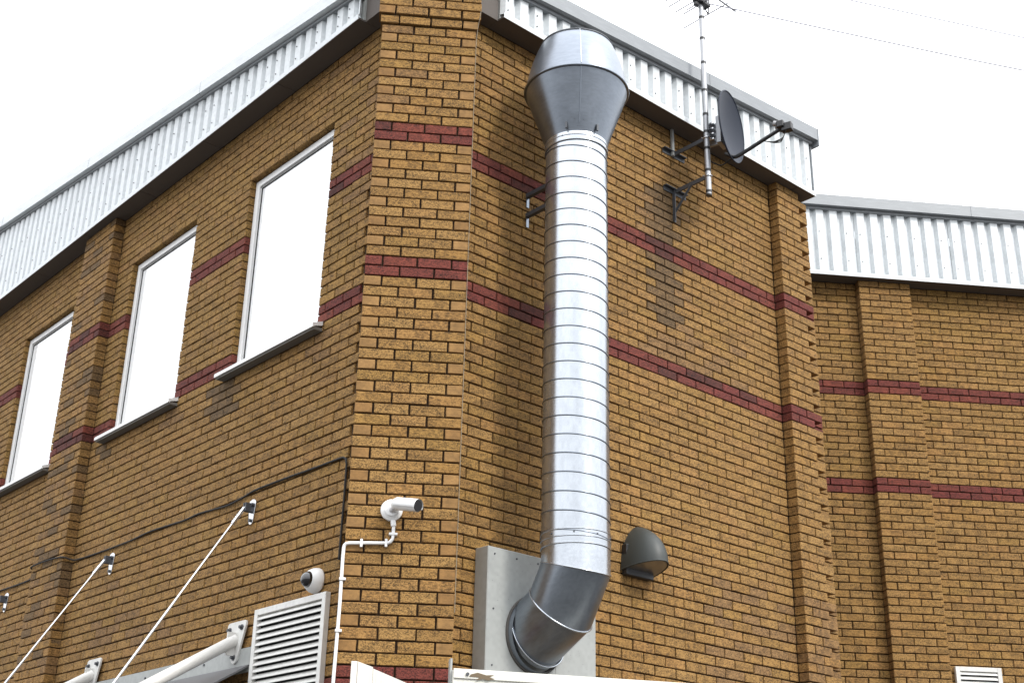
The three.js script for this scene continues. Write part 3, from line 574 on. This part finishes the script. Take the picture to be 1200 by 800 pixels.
{
  const t = thing('bullet_camera', 'white bullet security camera on the corner pier', 'camera', FR.P, 0.272, 3.81, 0);
  const g = new THREE.LatheGeometry([[0, 0.001], [0.068, 0.001], [0.069, 0.02], [0.065, 0.028], [0.045, 0.036], [0.042, 0.045], [0, 0.045]].map(([a, b]) => new THREE.Vector2(a, b)), 32); g.rotateX(Math.PI / 2);
  part('base', g, whitePlastic, t);
  part('neck', [rod(V3(0.0, -0.005, 0.04), V3(0.02, 0.0, 0.085), 0.018, 14)], M(rgb(.55, .55, .56), .4), t);
  const A = V3(0.03, 0.022, 0.085), Bq = V3(0.155, -0.014, 0.195), dv = Bq.clone().sub(A).normalize();
  const body = part('body', [rod(A, Bq, 0.038, 28)], whitePlastic, t);
  part('rear_cap', [(() => { const s = new THREE.SphereGeometry(0.038, 20, 12); s.translate(A.x, A.y, A.z); return s; })()], whitePlastic, body);
  const face_ = Bq.clone().addScaledVector(dv, 0.004);
  part('lens_face', [rod(Bq.clone().addScaledVector(dv, -0.002), face_, 0.036, 24)], M(rgb(.008, .008, .009), .6), body);
  // sunshield
  const sh = new THREE.CylinderGeometry(0.0425, 0.0425, 0.175, 28, 1, true, -Math.PI * 0.62, Math.PI * 1.24);
  sh.rotateX(-Math.PI / 2); // axis along z, open side down
  const q = new THREE.Quaternion().setFromRotationMatrix(new THREE.Matrix4().lookAt(V3(0, 0, 0), dv.clone().negate(), V3(0, 1, 0)));
  sh.applyQuaternion(q); const mid = A.clone().lerp(Bq, 0.53); sh.translate(mid.x, mid.y, mid.z);
  part('sunshield', sh, whitePlastic, t);
  part('gland', rod(V3(0.018, -0.10, 0.016), V3(0.012, -0.066, 0.016), 0.017, 10), whitePlastic, t);
}
{
  const t = thing('cable_conduit', 'white plastic conduit from the bullet camera round and down the pier', 'conduit', FR.P);
  part('pipe', tube([V3(0.29, 3.715, 0.016), V3(0.29, 3.665, 0.016), V3(0.288, 3.63, 0.016), V3(0.27, 3.607, 0.016), V3(0.24, 3.602, 0.016), V3(0.12, 3.597, 0.016), V3(0.03, 3.592, 0.016), V3(0.006, 3.588, 0.014), V3(-0.004, 3.57, 0.010), V3(-0.006, 3.50, 0.010), V3(-0.004, 3.2, 0.012), V3(-0.010, 2.7, 0.012), V3(-0.012, 2.2, 0.012)], 0.0105, 160, 10, 0.15), whitePlastic, t);
  [[0.29, 3.66, 0], [0.25, 3.603, 1], [0.10, 3.596, 1], [-0.005, 3.37, 0], [-0.007, 3.06, 0], [-0.01, 2.7, 0]].forEach(([x, y, h], i) => part(i ? `clip_${String(i).padStart(3, '0')}` : 'clip', h ? [rbox(x - 0.008, x + 0.008, y - 0.026, y + 0.024, 0.001, 0.0285, 0.003)] : [rbox(x - (i ? 0.014 : 0.026), x + 0.026, y - 0.008, y + 0.008, 0.001, 0.0285, 0.003)], whitePlastic, t));
}
{
  const pts = [[-9.4, 4.30], [-7.5, 4.27], [-6.4, 4.31], [-5.7, 4.293], [-5.0, 4.285], [-4.8, 4.33, 0.03], [-4.72, 4.345, 0.116], [-4.4, 4.35, 0.116], [-4.12, 4.335, 0.116], [-4.03, 4.325, 0.10], [-4.01, 4.31, 0.03], [-3.9, 4.303], [-3.48, 4.291], [-2.95, 4.288], [-2.6, 4.302], [-2.32, 4.296], [-2.0, 4.285], [-1.77, 4.293], [-1.5, 4.279], [-1.32, 4.271], [-1.1, 4.288], [-0.93, 4.307], [-0.55, 4.308], [-0.19, 4.301], [0.15, 4.298], [0.205, 4.285], [0.222, 4.23], [0.222, 4.0], [0.218, 3.8], [0.215, 3.6]];
  const w = part('black_cable', tube(pts.map(([u, y, z]) => V3(u, y, z || 0.012)), 0.0078, 260, 7, 0.5), rubber, scene); place(w, L); w.userData = { label: 'black cable sagging along the street wall beneath the windows', category: 'cable' };
}
// canopy: ledger, roof sheet, arms and stays
{
  const t = thing('canopy', 'grey canopy on white arms and thin steel stays along the street wall', 'canopy', L, 0, 0, 0);
  part('ledger', prism([[0.001, 3.0], [0.02, 3.0], [0.02, 3.165], [0.001, 3.168]], -9.0, -0.77), greyPaint, t);
  part('roof_sheet', prism([[0.024, 3.045], [1.0, 2.46], [1.0, 2.445], [0.024, 3.03]], -9.0, -0.77), M(rgb(.12, .12, .125), .5), t);
  const bl = []; for (let i = 0; i < 18; i++) { const c = new THREE.CylinderGeometry(0.009, 0.009, 0.008, 6); c.rotateX(Math.PI / 2); c.translate(-0.95 - i * 0.45, 3.11, 0.023); bl.push(c); } part('bolt_heads', bl, ironGrey, t).userData.kind = 'stuff';
  [-0.965, -3.232, -5.5].forEach((u, i) => {
    const y = 4.155, n = i ? '_' + String(i).padStart(3, '0') : '', st = sub('stay' + n, t); st.position.set(u, y, 0);
    const s = new THREE.Shape(); s.moveTo(-0.045, 0.05); s.quadraticCurveTo(-0.045, 0.085, 0, 0.085); s.quadraticCurveTo(0.045, 0.085, 0.045, 0.05); s.lineTo(0.024, -0.085); s.quadraticCurveTo(0, -0.11, -0.024, -0.085); s.closePath();
    const g = new THREE.ExtrudeGeometry(s, { depth: 0.008, bevelEnabled: true, bevelSize: 0.002, bevelThickness: 0.002, bevelSegments: 2 }); g.translate(0, 0, 0.002);
    part('wall_plate', g, steel, st);
    const end = V3(-0.04, -1.576 * 0.92, 0.95), a = V3(-0.02, 0.03, 0.055), d = end.clone().sub(a).normalize();
    part('fork', [rbox(-0.026, -0.014, -0.01, 0.055, 0.01, 0.07, 0.003), rbox(0.0, 0.012, -0.01, 0.055, 0.01, 0.07, 0.003)], ironGrey, st);
    part('rod', rod(a, end, 0.0085, 10), steel, st);
    part('turnbuckle', [rod(a.clone().addScaledVector(d, 0.015), a.clone().addScaledVector(d, 0.17), 0.0135, 12), ...Array.from({ length: 4 }, (_, q) => rod(a.clone().addScaledVector(d, 0.09 + q * 0.02), a.clone().addScaledVector(d, 0.098 + q * 0.02), 0.0165, 10))], steel, st);
    for (const [x, yy] of [[0.018, 0.045], [0.0, -0.07]]) part('bolt', rod(V3(x, yy, 0.01), V3(x, yy, 0.028), 0.013, 6), ironGrey, st);
    const ar = sub('arm' + n, t); ar.position.set(u, 3.22, 0);
    const s2 = new THREE.Shape(); s2.moveTo(-0.125, 0.03); s2.lineTo(-0.12, 0.12); s2.quadraticCurveTo(-0.11, 0.135, -0.09, 0.135); s2.lineTo(0.10, 0.135); s2.quadraticCurveTo(0.125, 0.135, 0.12, 0.10); s2.lineTo(0.035, -0.13); s2.quadraticCurveTo(0, -0.17, -0.035, -0.13); s2.closePath();
    const g2_ = new THREE.ExtrudeGeometry(s2, { depth: 0.012, bevelEnabled: true, bevelSize: 0.002, bevelThickness: 0.002, bevelSegments: 2 }); g2_.translate(0, 0, 0.022);
    part('wall_plate', g2_, whitePaint, ar);
    part('tube', rod(V3(0, 0.012, 0.032), V3(0, -0.585, 1.0), 0.041, 24), whitePaint, ar);
    part('gusset', [box(-0.006, 0.006, -0.10, 0.06, 0.034, 0.10)], whitePaint, ar);
    for (const [x, yy] of [[-0.085, 0.085], [0.075, 0.09], [0, -0.11]]) part('bolt', [rod(V3(x, yy, 0.03), V3(x, yy, 0.042), 0.02, 16), rod(V3(x, yy, 0.04), V3(x, yy, 0.06), 0.012, 6)], ironGrey, ar);
  });
}

// ------------------------------------------------------------ white timber boards at the foot of the pier
const timberMap = texture(512, (u, v) => { const s = n5(v * 0.2 % 1, u), b = g1(u, v), c = g3(u, v); let k = 0.98 - 0.07 * s - 0.05 * Math.max(0, c - 0.5) * b; return [k, k * 0.992, k * 0.965]; }, true, 0.7);
const timber = M(rgb(.80, .80, .77), 0.6, { map: timberMap });
{
  const t = thing('white_timber_gate', 'white painted timber gate top with sloping board before the pier', 'gate', FR.P, 0, 0, 0.3);
  part('post', rbox(0.093, 0.128, 0, 2.838, -0.06, 0.02, 0.003), timber, t);
  const panel = new THREE.Shape([[0.131, 0.4], [0.216, 0.4], [0.216, 2.808], [0.131, 2.836]].map(p => new THREE.Vector2(...p)));
  const g = new THREE.ExtrudeGeometry(panel, { depth: 0.02, bevelEnabled: true, bevelSize: 0.001, bevelThickness: 0.001, bevelSegments: 1 }); g.translate(0, 0, -0.005); part('plank', uvMetres(g), timber, t);
  const s2 = new THREE.Shape([[0.219, 0.4], [0.62, 0.4], [0.62, 2.648], [0.219, 2.80]].map(p => new THREE.Vector2(...p)));
  const g2_ = new THREE.ExtrudeGeometry(s2, { depth: 0.02, bevelEnabled: true, bevelSize: 0.001, bevelThickness: 0.001, bevelSegments: 1 }); g2_.translate(0, 0, -0.007); part('plank_001', uvMetres(g2_), timber, t);
}
{
  const t = thing('white_timber_beam', 'white painted timber beam with flaking stain below the duct elbow', 'beam', FR.P, 0.668, 0, 0.3);
  part('beam', rbox(0, 1.7, 2.60, 2.825, -0.05, 0.03, 0.004), timber, t);
  t.rotation.y = 0.25; t.position.y = -0.012;
  { const p = new THREE.Shape(); p.moveTo(0.10, 2.80); for (const [x, y] of [[0.14, 2.812], [0.19, 2.80], [0.235, 2.804], [0.21, 2.79], [0.24, 2.782], [0.20, 2.772], [0.17, 2.779], [0.13, 2.768], [0.15, 2.785], [0.09, 2.787]]) p.lineTo(x, y); p.closePath(); const g = new THREE.ExtrudeGeometry(p, { depth: 0.002, bevelEnabled: false }); g.translate(0, 0, 0.0405); part('bare_patch', g, M(rgb(.16, .12, .075), .9), t, 'bare stained wood where the paint flaked'); }
  part('top_rail', rbox(0.0, 1.7, 2.775, 2.829, 0.0302, 0.04, 0.003), timber, t);
  part('post', rbox(1.55, 1.65, 0, 2.598, -0.05, 0.03, 0.004), timber, t);
  part('post_001', rbox(0.02, 0.12, 0, 2.598, -0.05, 0.03, 0.004), timber, t);
  part('metal_strip', box(-0.012, -0.001, 0, 2.89, -0.05, 0.0), greyPaint, t);
  const bl = part('bolt', rod(V3(0.08, 2.8, 0.03), V3(0.08, 2.8, 0.05), 0.01, 8), ironGrey, t); bl.name = 'bolt';
}
// thin lead at the pier top, carried down as the pale mortar edge
{
  const w = part('lead_and_mortar_edge', tube([V3(0.715, 7.64, 0.02), V3(0.706, 7.55, 0.036), V3(0.694, 7.46, 0.012), V3(0.686, 7.35, 0.004), V3(0.686, 7.2, 0.004), V3(0.686, 6.6, 0.004), V3(0.686, 5.2, 0.004), V3(0.686, 3.2, 0.004)], 0.002, 120, 5), M(rgb(.26, .22, .16), .8), scene);
  place(w, FR.P); w.userData = { label: 'thin lead at the pier top and pale mortar edge line below it', category: 'cable' };
}
renderer.render(scene, camera);
